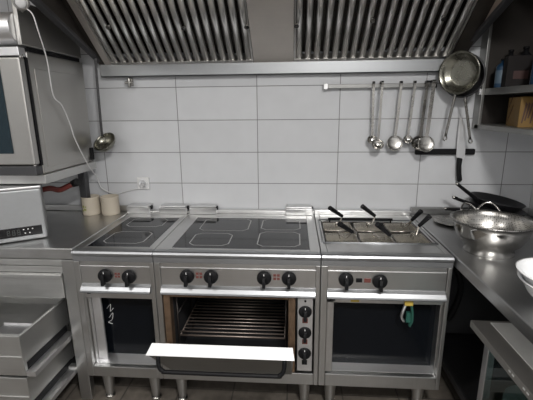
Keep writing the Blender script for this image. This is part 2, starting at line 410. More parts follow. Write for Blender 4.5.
# oven side control plate
b = BM(); bx(b, 1.250, 1.324, FY-.004, FY+.004, .246, .648); pl = obj('oven_control_plate', b, 'steel_light', Bk, .002)
b = BM(); bx(b, 1.2445, 1.2475, FY-.002, FY+.006, .235, .65); obj('door_gap', b, 'black', Bk)
for z in (.575, .462, .347): knob(pl, 1.287, z, .027)
for z, m in ((.528, 'red'), (.413, 'red'), (.297, 'black')):
    b = BM(); bx(b, 1.274, 1.300, FY-.006, FY-.003, z-.013, z+.013); obj('indicator_mark', b, m, pl)
b = BM(); cyl(b, (1.287, FY-.003, .632), (1.287, FY-.008, .632), .005, n=12); obj('pilot_lamp', b, 'black', pl)
# hinges
for x in (.60, 1.222):
    b = BM(); bx(b, x-.007, x+.007, FY-.05, FY+.01, .345, .362); cyl(b, (x-.012, FY-.02, .375), (x+.012, FY-.02, .375), .012, n=14); obj('door_hinge', b, 'copper', Bk)
# door, tilted out over its bottom edge
hy, hz = FY-.004, .222
ud = V(0, -.27, .285).normalized(); nd = V(0, ud.z, -ud.y)      # up the door, inner normal
L_ = .372; T_ = .046
def dp(x, s, q): return V(x, hy, hz)+ud*s+nd*q
b = BM()
prism_dir(b, [dp(.600, 0, 0), dp(.600, L_, 0), dp(.606, L_+.004, T_), dp(.606, 0, T_)], V(.624, 0, 0))
dr = obj('oven_door', b, 'steel_dull', Bk, .003)
b = BM(); q = [dp(.593, L_+.0005, -.002), dp(1.236, L_+.0005, -.002), dp(1.228, L_+.0045, T_+.003), dp(.612, L_+.0045, T_+.003)]
prism_dir(b, q, ud*.005)  # white strip paints in the light falling on the door's top edge
lab(obj('door_top_edge', b, 'white_and_lit_metal', dr), 'top edge coloured white for the light it catches')
b = BM()
prism_dir(b, [dp(.64, .02, T_+.001), dp(.64, L_-.03, T_+.001), dp(.64, L_-.03, T_+.006), dp(.64, .02, T_+.006)], V(.56, 0, 0))
obj('door_liner', b, 'dark_steel', dr)
b = BM()
tube(b, [dp(.640, L_-.02, 0), dp(.644, L_-.045, -.036), dp(.662, L_-.06, -.052), dp(.706, L_-.063, -.055), dp(1.130, L_-.063, -.055), dp(1.172, L_-.06, -.052), dp(1.190, L_-.045, -.036), dp(1.194, L_-.02, 0)], .0095, 12)
lab(obj('door_handle', b, 'black', dr), 'curved black bar handle')

# cooker C ---------------------------------------------------------------
Ck = thing('pasta_cooker', 'steel pasta boiler with a well of handled baskets, rightmost of the three cookers', 'pasta cooker', (1.655, -.4, 0))
stove_body(Ck, XC, XD, XC+.034, XD-.020, .232, .65)
wx0, wx1, wy0, wy1 = 1.388, 1.922, -.565, -.195
b = BM(); z0 = ZT-.035
bx(b, XC+.0015, wx0, FY+.03, -.015, z0, ZT); bx(b, wx1, XD-.0015, FY+.03, -.015, z0, ZT)
bx(b, wx0, wx1, FY+.03, wy0, z0, ZT); bx(b, wx0, wx1, wy1, -.015, z0, ZT)
obj('top_frame', b, 'steel_top', Ck, .004)
b = BM(); zb = .757
bx(b, wx0-.004, wx0, wy0, wy1, zb, ZT-.002); bx(b, wx1, wx1+.004, wy0, wy1, zb, ZT-.002)
bx(b, wx0, wx1, wy0-.004, wy0, zb, ZT-.002); bx(b, wx0, wx1, wy1, wy1+.004, zb, ZT-.002); bx(b, wx0, wx1, wy0, wy1, zb-.004, zb)
obj('boiling_well', b, 'steel_light', Ck)
b = BM()
ring = [(wx0-.012, wy0-.012), (wx1+.012, wy0-.012), (wx1+.012, wy1+.012), (wx0-.012, wy1+.012)]
tube(b, [(x, y, ZT+.002) for x, y in ring+ring[:1]], .005, 8, smooth=False); obj('well_rim', b, 'steel_bright', Ck)
b = BM(); tube(b, [(1.43, -.225, ZT+.022), (1.60, -.228, ZT+.024), (1.80, -.226, ZT+.022)], .007, 8); cyl(b, (1.44, -.225, ZT), (1.44, -.225, ZT+.02), .004, n=8); cyl(b, (1.79, -.225, ZT), (1.79, -.225, ZT+.02), .004, n=8)
obj('dark_rod', b, 'black', Ck)  # dark rod along the back of the well
p = front_bits(Ck, XC, XD); knob(p, 1.475, .745); knob(p, 1.631, .740)
b = BM(); bx(b, 1.522, 1.550, FY+.003, FY+.0065, .731, .751); obj('indicator_mark', b, 'black', p)
b = BM(); bx(b, 1.560, 1.590, FY+.003, FY+.0065, .731, .751); obj('indicator_mark', b, 'red', p)
niche(Ck, XC+.035, XD-.023, .232, .64, .05)
b = BM(); bx(b, XC+.034, 1.424, FY+.008, FY+.024, .240, .640); bx(b, XC+.034, XD-.022, FY+.008, FY+.024, .622, .653)
obj('inner_frame', b, 'steel', Ck, .002)
b = BM(); bx(b, 1.502, 1.541, FY+.004, FY+.009, .629, .645); lab(obj('sticker', b, 'yellow_tag', Ck), 'small yellow sticker')
b = BM(); bx(b, XC+.045, XC+.072, FY+.003, FY+.009, .634, .642); obj('rating_mark', b, 'black', Ck)
b = BM(); bx(b, XC+.002, XD-.002, -.06, -.013, ZT, ZT+.026); bx(b, XC+.03, XC+.10, -.062, -.02, ZT+.026, ZT+.030); obj('back_strip', b, 'steel', Ck, .003)
for x, y in ((1.424, -.67), (1.871, -.67), (1.424, -.14), (1.871, -.14)): leg(Ck, x, y)
# drain valve in the compartment
b = BM(); bx(b, 1.752, 1.790, FY-.006, FY+.022, .620, .655); cyl(b, (1.770, FY+.008, .655), (1.770, FY+.008, .672), .008, n=12); v = obj('drain_valve', b, 'yellow_tag', Ck, .003)
b = BM(); tube(b, [(1.784, FY+.01, .622), (1.790, FY+.004, .59), (1.794, FY+.008, .54), (1.788, FY+.02, .505)], .012, 10, flat=.5)
bx(b, 1.768, 1.794, FY+.01, FY+.026, .525, .575)
lab(obj('valve_lever', b, 'green', v), 'dark green plastic lever')
b = BM(); tube(b, [(1.760, FY+.01, .622), (1.748, FY+.006, .585), (1.745, FY+.01, .555), (1.758, FY+.015, .53)], .0085, 10, flat=.7)
lab(obj('valve_tube', b, 'steel_light', v), 'pale bent tube')

# pasta baskets ------------------------------------------------------------
GB = 'wire pasta baskets sunk in the boiler well'
def basket(cx, cy, grip0, grip1, label):
    t = thing('pasta_basket', label, 'basket', (cx, cy, .762), GB)
    hw, hd, zt, zb = .080, .082, ZT-.006, .762
    b = BM()
    for (xa, ya, xb, yb) in ((-hw, -hd, hw, -hd), (hw, -hd, hw, hd), (hw, hd, -hw, hd), (-hw, hd, -hw, -hd)):
        f = .86
        vs = [b.verts.new((cx+xa*f, cy+ya*f, zb)), b.verts.new((cx+xb*f, cy+yb*f, zb)), b.verts.new((cx+xb, cy+yb, zt)), b.verts.new((cx+xa, cy+ya, zt))]
        b.faces.new(vs)
    vs = [b.verts.new((cx+sx*hw*.86, cy+sy*hd*.86, zb)) for sx, sy in ((-1, -1), (1, -1), (1, 1), (-1, 1))]; b.faces.new(vs)
    o = obj('mesh_body', b, 'mesh', t); sm = o.modifiers.new('wall', 'SOLIDIFY'); sm.thickness = .0015
    b = BM(); c = [(cx-hw, cy-hd, zt), (cx+hw, cy-hd, zt), (cx+hw, cy+hd, zt), (cx-hw, cy+hd, zt), (cx-hw, cy-hd, zt)]
    tube(b, c, .0035, 8, smooth=False)
    g1 = Vector(grip1); d = (g1-Vector(grip0)).normalized()
    sgn = 1 if d.x >= 0 else -1
    for s in (-1, 1):
        e = V(cx-sgn*hw*.1, cy+s*.018, zt)
        tube(b, [e, e+V(0, 0, .02)+d*(-.004), (e+g1)/2+V(0, s*.006, -.012), g1+V(0, s*.004, 0), g1-d*.03+V(0, s*.003, 0)], .0026, 6)
    obj('rim_and_wires', b, 'wire', t)
    b = BM(); P0 = Vector(grip0); tube(b, [g1, g1*.7+P0*.3, g1*.3+P0*.7, P0], .012, 12, radii=(.0115, .0165), flat=.8)
    obj('grip', b, 'black', t)
basket(1.478, -.285, (1.427, -.347, .990), (1.501, -.295, .930), 'rear left pasta basket, its black grip leaning left near the flue box')
basket(1.478, -.475, (1.448, -.642, .990), (1.516, -.580, .930), 'front left pasta basket, black grip just above the first boiler knob')
basket(1.655, -.285, (1.609, -.297, .990), (1.686, -.288, .930), 'rear middle pasta basket with its black grip leaning up to the left')
basket(1.655, -.475, (1.623, -.636, .990), (1.691, -.618, .930), 'front middle pasta basket with its black grip low and leaning left')
basket(1.832, -.285, (1.902, -.393, .990), (1.869, -.360, .930), 'rear right pasta basket, black grip leaning right towards the side worktop')
basket(1.832, -.475, (1.916, -.488, .990), (1.873, -.467, .930), 'front right pasta basket, rightmost grip, leaning right over the boiler edge')

# ---------------------------------------------------------------- left worktop and drawers
b = BM(); bx(b, XL+.01, .148, -.715, -.012, .812, ZT); bx(b, XL+.01, .148, -.026, -.012, ZT, ZT+.04)
tag(obj('steel_worktop', b, 'steel_top', None, .006, 3), 'long flat steel worktop left of the cookers, carrying the combi oven and tins', 'worktop')
T = thing('drawer_table', 'steel underframe left of the cookers with one shut and two pulled out drawers', 'drawer unit', (-.35, -.4, 0))
for x0, x1, y0, y1 in ((.080, .143, -.712, -.672), (.080, .143, -.075, -.035), (-.60, -.54, -.712, -.672), (-.60, -.54, -.075, -.035)):
    b = BM(); bx(b, x0, x1, y0, y1, 0, .808); obj('leg', b, 'steel_z', T, .003)
for q in ((-.54, .080, -.708, -.69, .775, .808), (-.54, .080, -.705, -.685, .738, .770), (-.54, .080, -.705, -.675, .165, .195), (.085, .14, -.672, -.075, .165, .195)):
    b = BM(); bx(b, *q); obj('rail', b, 'steel_cab', T, .002)
b = BM(); bx(b, -.54, .078, -.672, -.10, .160, .172); obj('bottom_shelf', b, 'dark_steel', T)
b = BM(); bx(b, -.60, .14, -.05, -.04, .19, .79); obj('back_panel', b, 'dark_steel', T)
def drawer(z1, h, out, depth, shut=False):
    b = BM(); y0 = -.712-out
    if shut:
        bx(b, -.535, .074, y0, y0+.018, z1-h, z1); prism_x(b, [(y0, z1), (y0-.012, z1-.003), (y0-.012, z1-.022), (y0, z1-.024)], -.535, .074)
        return obj('drawer', b, 'steel_cab', T, .003)
    bx(b, -.535, .030, y0, y0+.02, z1-h, z1)
    bx(b, -.535, .030, y0-.004, y0, z1-h*.55, z1-h*.5)
    d = obj('drawer', b, 'steel_cab', T, .002)
    b = BM()
    bx(b, .024, .028, y0+.02, y0+depth, z1-h+.05, z1-.004); bx(b, -.532, -.528, y0+.02, y0+depth, z1-h+.05, z1-.004)
    bx(b, -.528, .024, y0+depth-.004, y0+depth, z1-h+.05, z1-.004); bx(b, .020, .034, y0+.02, y0+depth, z1-.006, z1)
    bx(b, -.528, .024, y0+.02, y0+depth-.004, z1-h+.05, z1-h+.056)
    obj('drawer_box', b, 'steel_cab', d)
    b = BM(); bx(b, .0282, .0310, y0+.021, -.67, z1-h+.020, z1-h+.056); obj('slide_gap', b, 'black', d)  # black strip put in for the shaded gap above the runner
    b = BM()
    bx(b, .031, .074, y0+.004, -.67, z1-h-.004, z1-h+.020)
    lab(obj('slide', b, 'steel_light', d), 'bright steel runner')
    return d
drawer(.735, .135, 0, .6, True)
drawer(.566, .200, .285, .54)
drawer(.352, .190, .285, .54)
# pan lid like tray lying in the open drawer
b = BM(); bx(b, -.30, -.075, -.90, -.690, .4225, .428); bx(b, -.30, -.075, -.90, -.896, .428, .440); bx(b, -.079, -.075, -.896, -.690, .428, .440); bx(b, -.30, -.075, -.694, -.690, .428, .440)
tag(obj('steel_tray', b, 'steel_light', None, .002), 'pale shallow steel tray lying in the upper open drawer', 'tray')

# ---------------------------------------------------------------- combi oven
O = thing('combi_oven', 'big grey steel combi oven standing on short legs on the left worktop', 'oven', (-.45, -.33, .87))
b = BM(); bx(b, -.88, -.030, -.575, -.085, 1.215, 1.80); obj('cabinet', b, 'steel_oven', O, .006)
b = BM(); bx(b, -.0305, -.026, -.54, -.10, 1.245, 1.725); obj('side_panel', b, 'steel_oven', O, .002)
b = BM(); bx(b, -.89, -.022, -.585, -.075, 1.165, 1.213); obj('base_frame', b, 'steel_cab', O, .004)
for x, y in ((-.10, -.11), (-.80, -.11), (-.80, -.52)):
    b = BM(); bx(b, x-.022, x+.022, y-.022, y+.022, ZT, 1.165); obj('leg', b, 'dark_steel', O, .002)
b = BM(); bx(b, -.86, -.034, -.632, -.590, 1.268, 1.768); dd = obj('oven_door', b, 'steel_oven', O, .008, 3)
b = BM(); bx(b, -.78, -.132, -.636, -.631, 1.325, 1.728); obj('window', b, 'window', dd, .012, 3)
b = BM(); bx(b, -.86, -.030, -.590, -.575, 1.262, 1.772); obj('door_gap_fill', b, 'black', O)  # black slab standing in for the shaded gap behind the door
b = BM(); bx(b, -.86, -.036, -.625, -.575, 1.215, 1.262); obj('lower_trim', b, 'dark_steel', O, .004)
b = BM(); bx(b, -.86, -.036, -.622, -.575, 1.775, 1.815); obj('upper_trim', b, 'steel_light', O, .004)
b = BM(); cyl(b, (-.05, -.61, 1.222), (-.05, -.61, 1.29), .009, n=12); cyl(b, (-.045, -.60, 1.765), (-.045, -.60, 1.785), .01, n=12); obj('door_hinge', b, 'chrome', O)
b = BM(); bx(b, -.028, -.018, -.13, -.095, 1.225, 1.30); obj('side_latch', b, 'black', O, .002)
b = BM()
prism_x(b, [(-.20, 1.822), (-.54, 1.822), (-.575, 1.826), (-.615, 1.845), (-.640, 1.875), (-.642, 1.915), (-.622, 1.95), (-.59, 1.968), (-.20, 1.968)], -.88, -.052)
h2 = obj('control_housing', b, 'steel_light', O, .004)
for f in h2.data.polygons: f.use_smooth = abs(f.normal.x) < .5
b = BM(); bx(b, -.86, -.045, -.54, -.09, 1.80, 1.823); obj('housing_seam', b, 'black', O)
b = BM(); bx(b, -.052, -.030, -.60, -.09, 1.824, 2.02); obj('housing_side', b, 'steel_oven', O, .004)

# round white lamp like disc with its cord
b = BM(); M4 = frame_at((.004, -.61, 2.000), (.25, -.85, -.25))
lathe(b, [(0, 0), (.022, 0), (.024, .008), (.021, .014), (.012, .017), (0, .019)], M4, 32)
dk = tag(obj('round_clip_lamp', b, 'white_plastic'), 'small round white clip lamp atop the combi oven, its cord hanging to the socket', 'lamp')
b = BM(); lathe(b, [(.024, -.004), (.033, -.004), (.033, .010), (.025, .010)], M4, 32)
tube(b, [(.004, -.60, 1.995), (-.01, -.58, 1.985), (-.04, -.56, 1.975)], .009, 8)
obj('rim_bracket', b, 'steel_oven', dk)
b = BM()
tube(b, [(.000, -.60, 1.985), (.024, -.605, 1.973), (.043, -.600, 1.950), (.044, -.58, 1.89), (.017, -.50, 1.768), (-.008, -.45, 1.605), (.000, -.40, 1.555), (-.006, -.34, 1.464), (-.008, -.30, 1.363), (-.006, -.20, 1.205), (-.035, -.06, 1.10), (-.030, -.03, 1.030), (.046, -.014, .986), (.142, -.012, 1.007), (.221, -.012, 1.025)], .0032, 8)
obj('cord', b, 'white_plastic', dk)
# socket
b = BM(); bx(b, .205, .285, -.013, 0, 1.016, 1.096); so = tag(obj('wall_socket', b, 'white_plastic', None, .004), 'white square power socket on the tiles above the narrow hob', 'socket')
b = BM(); lathe(b, [(.030, .0), (.030, .006), (.024, .007), (.022, .001), (0, .001)], frame_at((.245, -.013, 1.056), (0, -1, 0)), 28); sk = obj('socket_ring', b, 'white_and_lit_metal', so)
b = BM(); cyl(b, (.245, -.014, 1.050), (.245, -.036, 1.048), .016, .014, 20); lab(obj('plug', b, 'steel_light', so), 'grey round plug')

# red hose with black cap under the oven
b = BM(); tube(b, [(-.34, -.40, 1.06), (-.22, -.38, 1.085), (-.162, -.36, 1.095), (-.13, -.32, 1.078), (-.105, -.27, 1.090), (-.085, -.25, 1.10)], .016, 10)
h = tag(obj('gas_hose', b, 'brown_red'), 'dark red hose with a black cap in the gap under the combi oven', 'hose')
b = BM(); cyl(b, (-.092, -.25, 1.098), (-.055, -.25, 1.112), .020, .024, 18); lab(obj('cap', b, 'black', h), 'black round cap')
b = BM(); tube(b, [(-.34, -.40, 1.06), (-.345, -.40, .95), (-.34, -.36, .885)], .016, 10); obj('riser', b, 'brown_red', h)

# tins
def tin(x, y, name_label, logo):
    b = BM(); r, hh = .056, .118
    lathe(b, [(0, 0), (r-.004, 0), (r-.001, .003), (r, .012), (r, hh-.006), (r+.002, hh-.003), (r, hh), (r-.004, hh), (r-.004, .01), (0, .01)], Matrix.Translation((x, y, ZT)), 40)
    t = tag(obj('cream_jar', b, 'cream'), name_label, 'jar', 'cream jars beside the narrow hob')
    b = BM(); lathe(b, [(0, hh-.03), (r-.0045, hh-.03)], Matrix.Translation((x, y, ZT)), 30); lab(obj('contents', b, 'brown', t), 'dark contents')
    if logo:
        b = BM()
        for (dx, dz, w, h_) in ((-.022, .052, .012, .016), (-.012, .035, .018, .012), (-.028, .028, .010, .010), (-.006, .055, .008, .008)):
            n = 6; pts = []
            a0 = math.asin((dx-w/2)/r); a1 = math.asin((dx+w/2)/r)
            for k in range(n): 
                aa = a0+(a1-a0)*k/n; ab = a0+(a1-a0)*(k+1)/n
                q = [b.verts.new((x+math.sin(t_)*(r+.0008), y-math.cos(t_)*(r+.0008), ZT+z_)) for t_, z_ in ((aa, dz), (ab, dz), (ab, dz+h_), (aa, dz+h_))]
                b.faces.new(q)
        lab(obj('printed_logo', b, 'logo_green', t), 'green and yellow printed mark')
tin(-.080, -.092, 'cream jar with a green and yellow printed mark, the left of the two', True)
tin(.045, -.086, 'plain cream jar without a mark, nearest the narrow hob', False)

# silver device with display
ang = math.atan2(.114, .179)
DM = Matrix.Translation((-.071, -.566, ZT)) @ Matrix.Rotation(ang, 4, 'Z')   # local x runs back along the front face, origin at its right corner
D = thing('kitchen_device', 'silver box appliance with a slim black display, at the front of the left worktop', 'appliance', (-.25, -.55, ZT))
b = BM(); bx(b, -.42, 0, 0, .20, .004, .272, M4=DM); obj('housing', b, 'device', D, .010, 3)
b = BM(); bx(b, -.42, .002, -.004, .20, .272, .285, M4=DM); lab(obj('lid', b, 'steel_light', D, .004), 'bright thin lid edge')
b = BM(); bx(b, -.235, -.020, -.002, .004, .028, .078, M4=DM); ds = obj('display', b, 'display', D, .002)
b = BM()
def seg7(x, z, s, on):
    w, h, t = s*.5, s, s*.12
    R = {'a': (0, w, h-t, h), 'g': (0, w, h/2-t/2, h/2+t/2), 'd': (0, w, 0, t), 'f': (0, t, h/2, h), 'b': (w-t, w, h/2, h), 'e': (0, t, 0, h/2), 'c': (w-t, w, 0, h/2)}
    for k in on: x0, x1, z0, z1 = R[k]; bx(b, x+x0, x+x1, -.0035, -.0018, z+z0, z+z1, M4=DM)
for i in range(3): seg7(-.175+i*.022, .040, .027, 'abcdefg')
obj('digits', b, 'digits', ds)
b = BM()
for x, z in ((-.105, .062), (-.085, .062), (-.065, .062), (-.100, .042), (-.080, .042)): bx(b, x, x+.006, -.0035, -.0018, z, z+.005, M4=DM)
obj('key_marks', b, 'white_print', ds)
for x in (-.39, -.03):
    b = BM(); bx(b, x-.012, x+.012, .02, .045, 0, .005, M4=DM); obj('foot', b, 'black', D)

# ---------------------------------------------------------------- exhaust hood
H = thing('exhaust_hood', 'large greasy steel exhaust hood with two banks of baffle filters over the cookers', 'extractor hood', (1.12, -.5, 1.73))
hx0, hx1 = .055, 2.185
b = BM(); bx(b, hx0, hx1, -.045, -.004, 1.718, 1.727); bx(b, hx0, hx1, -.045, -.039, 1.718, 1.792); bx(b, hx0, hx1, -.010, -.004, 1.718, 1.80)
obj('grease_gutter', b, 'steel_gutter', H, .002)
yS = -1.05
for x, z0, in ((hx0, 1.79), (hx1, 1.822)):
    zf = z0+.365*(-yS)
    s = 1 if x < 1 else -1
    b = BM(); pts = [(-.004, z0), (yS, zf), (yS, 2.62), (-.004, 2.62)]
    prism_x(b, pts, x-s*.012, x)
    obj('side_panel', b, 'grease_shade' if x < 1 else 'warm_reflect_side', H)
    b = BM(); prism_x(b, [(-.004, z0-.004), (yS, zf-.004), (yS, zf+.02), (-.004, z0+.02)], x-s*.016, x+s*.018)
    obj('rim_rail', b, 'dark_steel', H, .003)
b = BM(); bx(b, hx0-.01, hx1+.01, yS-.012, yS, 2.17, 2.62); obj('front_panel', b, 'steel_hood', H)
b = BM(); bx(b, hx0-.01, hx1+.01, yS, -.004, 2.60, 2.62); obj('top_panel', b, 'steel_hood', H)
fs = .81
def fz(y): return 1.797+fs*(-.05-y)
def FP(x, s, q=0.):
    """point on the filter slope: s metres up it from its lower edge, q out towards the room"""
    L = math.hypot(1, fs); return V(x, -.05-s/L-q*fs/L, 1.797+s*fs/L-q/L)
def slab(b, xa, xb, s0, s1, q0, q1, xb2=None):
    prism_dir(b, [FP(xa, s0, q0), FP(xa, s1, q0), FP(xa, s1, q1), FP(xa, s0, q1)], V(xb-xa, 0, 0))
SL = .62
b = BM()
slab(b, hx0, .085, -.02, SL, -.012, 0); slab(b, 2.104, hx1, -.02, SL, -.012, 0)
slab(b, hx0, hx1, SL, SL+.35, -.012, 0)
slab(b, hx0, hx1, -.02, SL, -.09, -.08)
obj('filter_surround', b, 'grease_shade', H)
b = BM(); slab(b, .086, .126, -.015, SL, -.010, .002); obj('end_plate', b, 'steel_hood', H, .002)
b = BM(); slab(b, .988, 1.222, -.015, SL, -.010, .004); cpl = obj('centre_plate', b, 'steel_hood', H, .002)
def filt(x0, x1, n, knobs, label):
    fr = BM()
    slab(fr, x0, x1, -.012, .008, -.04, .004); slab(fr, x0, x1, SL-.02, SL, -.04, .004)
    slab(fr, x0, x0+.008, 0, SL, -.04, .002); slab(fr, x1-.008, x1, 0, SL, -.04, .002)
    f = obj('baffle_filter', fr, 'steel_filter', H); lab(f, label)
    front = BM(); back = BM(); pitch = (x1-x0)/n
    for i in range(n):
        for bmx, xc, w, q0, r in ((front, x0+pitch*(i+.5), .034, .0, .013), (back, x0+pitch*i, .030, -.048, -.008)):
            if bmx is back and i == 0: continue
            prev = None; K = 6
            for k in range(K+1):
                a = -1+2*k/K; xx = xc+a*w/2; qq = q0+r*(1-a*a)-.011
                cur = (bmx.verts.new(FP(xx, .010 if bmx is front else 0, qq)), bmx.verts.new(FP(xx, SL-.02, qq)))
                if prev:
                    fc = bmx.faces.new((prev[0], cur[0], cur[1], prev[1])); fc.smooth = True
                prev = cur
        # little lip that closes each trough at its foot
        slab(front, x0+pitch*(i+.5)-.0145, x0+pitch*(i+.5)+.0145, .004, .010, -.014, .0)
    o = obj('baffles', front, 'steel_filter', f); md = o.modifiers.new('wall', 'SOLIDIFY'); md.thickness = .0015
    o = obj('rear_baffles', back, 'grease_shade', f); md = o.modifiers.new('wall', 'SOLIDIFY'); md.thickness = .0015
    for x, s in knobs:
        b = BM(); c = FP(x, s, 0); e = FP(x, s, .016); cyl(b, c, e, .009, n=14); cyl(b, e, FP(x, s, .020), .013, n=14); obj('lock_knob', b, 'chrome', f)
filt(.128, .985, 17, [(.235, .27), (.640, .25), (.975, .25)], 'left bank of baffles')
filt(1.225, 2.100, 17, [(1.236, .25), (1.62, .27), (1.97, .27)], 'right bank of baffles')
# small hook hanging from the gutter
b = BM(); bx(b, .210, .236, -.03, 0, 1.668, 1.712); cyl(b, (.196, -.034, 1.686), (.246, -.034, 1.686), .008, n=12); cyl(b, (.223, -.036, 1.66), (.223, -.036, 1.712), .009, n=12)
tag(obj('small_wall_hook', b, 'chrome_soft', None, .001), 'small steel hook on the top tiles just under the hood, left end', 'hook')

# ---------------------------------------------------------------- hanging tools
def flat_bar(b, P, w, t):
    """flat strap through points, broad side facing the room"""
    P = smooth_path(P, 5); rings = []
    for i, p in enumerate(P):
        d = (P[min(i+1, len(P)-1)]-P[max(i-1, 0)]).normalized(); u = V(0, 1, 0).cross(d)
        u = u.normalized() if u.length > .1 else V(1, 0, 0); n = d.cross(u)
        ww = w if not callable(w) else w(i/(len(P)-1))
        rings.append([b.verts.new(p+u*a*ww/2+n*c*t/2) for a, c in ((-1, -1), (1, -1), (1, 1), (-1, 1))])
    for a, c in zip(rings, rings[1:]):
        for j in range(4): b.faces.new((a[j], a[(j+1) % 4], c[(j+1) % 4], c[j]))
    b.faces.new(rings[0][::-1]); b.faces.new(rings[-1])
def bowl(b, c, axis, r, depth):
    pr = []
    K = 9
    for k in range(K+1): a = PI/2*k/K; pr.append((r*math.sin(a) if k else 0, -depth*math.cos(a)))
    pr.append((r+.003, .001))
    for k in range(K, -1, -1): a = PI/2*k/K; pr.append(((r-.0018)*math.sin(a) if k else 0, -(depth-.0018)*math.cos(a)))
    lathe(b, pr, frame_at(c, axis), 32)
# rail
RZ, RY = 1.648, -.030
b = BM(); bx(b, 1.405, 2.030, -.038, -.030, RZ-.012, RZ+.012)
for x in (1.47, 1.97): bx(b, x-.012, x+.012, -.030, 0, RZ-.008, RZ+.008)
rl = tag(obj('utensil_rail', b, 'rail_steel', None, .002), 'horizontal steel rail on the tiles from which ladles hang', 'rail')
b = BM(); bx(b, 1.398, 1.425, -.042, -.024, RZ-.018, RZ+.018); lab(obj('end_bracket', b, 'steel', rl, .003), 'pale end bracket')
b = BM(); bx(b, 2.018, 2.048, -.044, -.024, RZ-.016, RZ+.016); lab(obj('end_cap', b, 'black', rl, .004), 'black end cap')
def utensil(name, cat, label, x0, x1, zb, r, kind, w=.012, y=-.050, dy=0):
    t = thing(name, label, cat, (x1, y, zb), 'utensils hanging on the rail')
    b = BM(); y0 = y
    flat_bar(b, [(x0, -.036, RZ+.004), (x0, -.042, RZ+.020), (x0, y-.004, RZ+.018), (x0, y, RZ-.01), (x0*.66+x1*.34, y, RZ*.66+zb*.34), (x0*.34+x1*.66, y+.0, RZ*.34+zb*.66), (x1, y, zb+r*.85)], w*1.15, .0025)
    obj('handle', b, 'chrome_soft', t)
    b = BM()
    if kind == 'ladle': bowl(b, (x1, y-.006, zb), (-.1, -.86, .5), r, r*.75); obj('bowl', b, 'chrome', t)
    else:
        bowl(b, (x1, y-.004, zb), (0, -.97, .22), r, r*.22); obj('skimmer_disc', b, 'perf', t)
    b = BM(); bx(b, x0-w*.55, x0+w*.55, y-.007, -.036, RZ+.011, RZ+.024); obj('hook_end', b, 'black', t, .001)
utensil('small_ladle', 'ladle', 'small steel ladle at the far left of the utensil rail', 1.686, 1.694, 1.338, .026, 'ladle')
utensil('small_ladle', 'ladle', 'second small ladle on the rail, bowl overlapping the leftmost one and lower', 1.728, 1.722, 1.312, .031, 'ladle', y=-.085)
utensil('skimmer', 'skimmer', 'round perforated skimmer in the middle of the rail, standing apart', 1.842, 1.828, 1.316, .044, 'skimmer', .014)
utensil('small_ladle', 'ladle', 'small ladle hanging between the two perforated skimmers', 1.920, 1.902, 1.338, .024, 'ladle')
utensil('large_ladle', 'ladle', 'dark deep ladle hanging half behind the rightmost skimmer', 1.985, 1.968, 1.318, .045, 'ladle', .015, y=-.062)
utensil('skimmer', 'skimmer', 'rightmost perforated skimmer on the rail, in front of a dark ladle', 2.000, 1.985, 1.318, .044, 'skimmer', .018, y=-.125)
# knife strip and knife
b = BM(); bx(b, 1.962, 2.312, -.026, 0, 1.243, 1.278); tag(obj('magnetic_knife_strip', b, 'black', None, .006), 'black magnetic bar on the tiles holding the chef knife', 'knife rack')
K = thing('chef_knife', 'chef knife held blade up on the black magnetic bar, black handle below', 'knife', (2.20, -.035, 1.08))
b = BM()
out = [(2.196, 1.475), (2.212, 1.452), (2.232, 1.41), (2.243, 1.36), (2.247, 1.30), (2.250, 1.232), (2.244, 1.215), (2.212, 1.222), (2.199, 1.232), (2.195, 1.36)]
prism_dir(b, [V(x, -.033, z) for x, z in out], V(0, .003, 0)); obj('blade', b, 'steel_light', K)
b = BM(); prism_dir(b, [V(x, -.042, z) for x, z in [(2.206, 1.228), (2.236, 1.222), (2.234, 1.18), (2.240, 1.13), (2.248, 1.092), (2.240, 1.078), (2.222, 1.080), (2.214, 1.12), (2.208, 1.17)]], V(0, .018, 0)); obj('handle', b, 'black', K, .005, 3)
# ladle hanging at left from the hood rim
K = thing('long_ladle', 'long handled steel ladle hanging alone from the left corner of the hood', 'ladle', (.06, -.1, 1.29))
b = BM(); flat_bar(b, [(.062, -.078, 1.805), (.062, -.092, 1.82), (.062, -.105, 1.805), (.055, -.105, 1.6), (.052, -.105, 1.42), (.050, -.100, 1.368)], .015, .003); obj('handle', b, 'dark_steel', K)
b = BM(); bowl(b, (.066, -.118, 1.338), (-.22, -.66, .72), .070, .052); obj('bowl', b, 'pan_steel', K)

# two pans hung by the hood's right corner
def hung_pan(c, axis, r, depth, hdir, hlen, label, m):
    t = thing('steel_saucepan', label, 'pan', c, 'steel pans hung at the hood corner')
    b = BM(); M4 = frame_at(c, axis)
    rb = r*.62
    pr = [(0, -depth), (rb, -depth), (rb+.012, -depth+.004), (r*.84, -depth*.55), (r*.93, -depth*.50), (r-.006, -.012), (r, 0), (r+.006, .002), (r-.004, .003), (r*.91, -depth*.46), (r*.82, -depth*.50), (rb+.008, -depth+.009), (rb*.98, -depth+.006), (rb*.6, -depth+.0065), (0, -depth+.006)]
    lathe(b, pr, M4, 48); obj('pan_body', b, m, t)
    hd = Vector(hdir).normalized(); z = Vector(axis).normalized(); s = (hd-z*hd.dot(z)).normalized()
    p0 = Vector(c)+s*(r-.004)-z*.012
    b = BM(); P1 = p0+s*.02+hd*.02
    tube(b, [p0, P1, p0+hd*hlen*.5, p0+hd*hlen], .0095, 10, flat=.75)
    obj('handle', b, 'chrome_soft', t)
    b = BM(); e = p0+hd*(hlen+.012)
    ri = [e+hd*.012*math.cos(a)+s.cross(V(0, 1, 0)).normalized()*0+V(.010*math.sin(a), 0, 0) for a in [2*PI*i/14 for i in range(15)]]
    tube(b, ri, .0035, 6, smooth=False); obj('hanging_loop', b, 'chrome_soft', t)
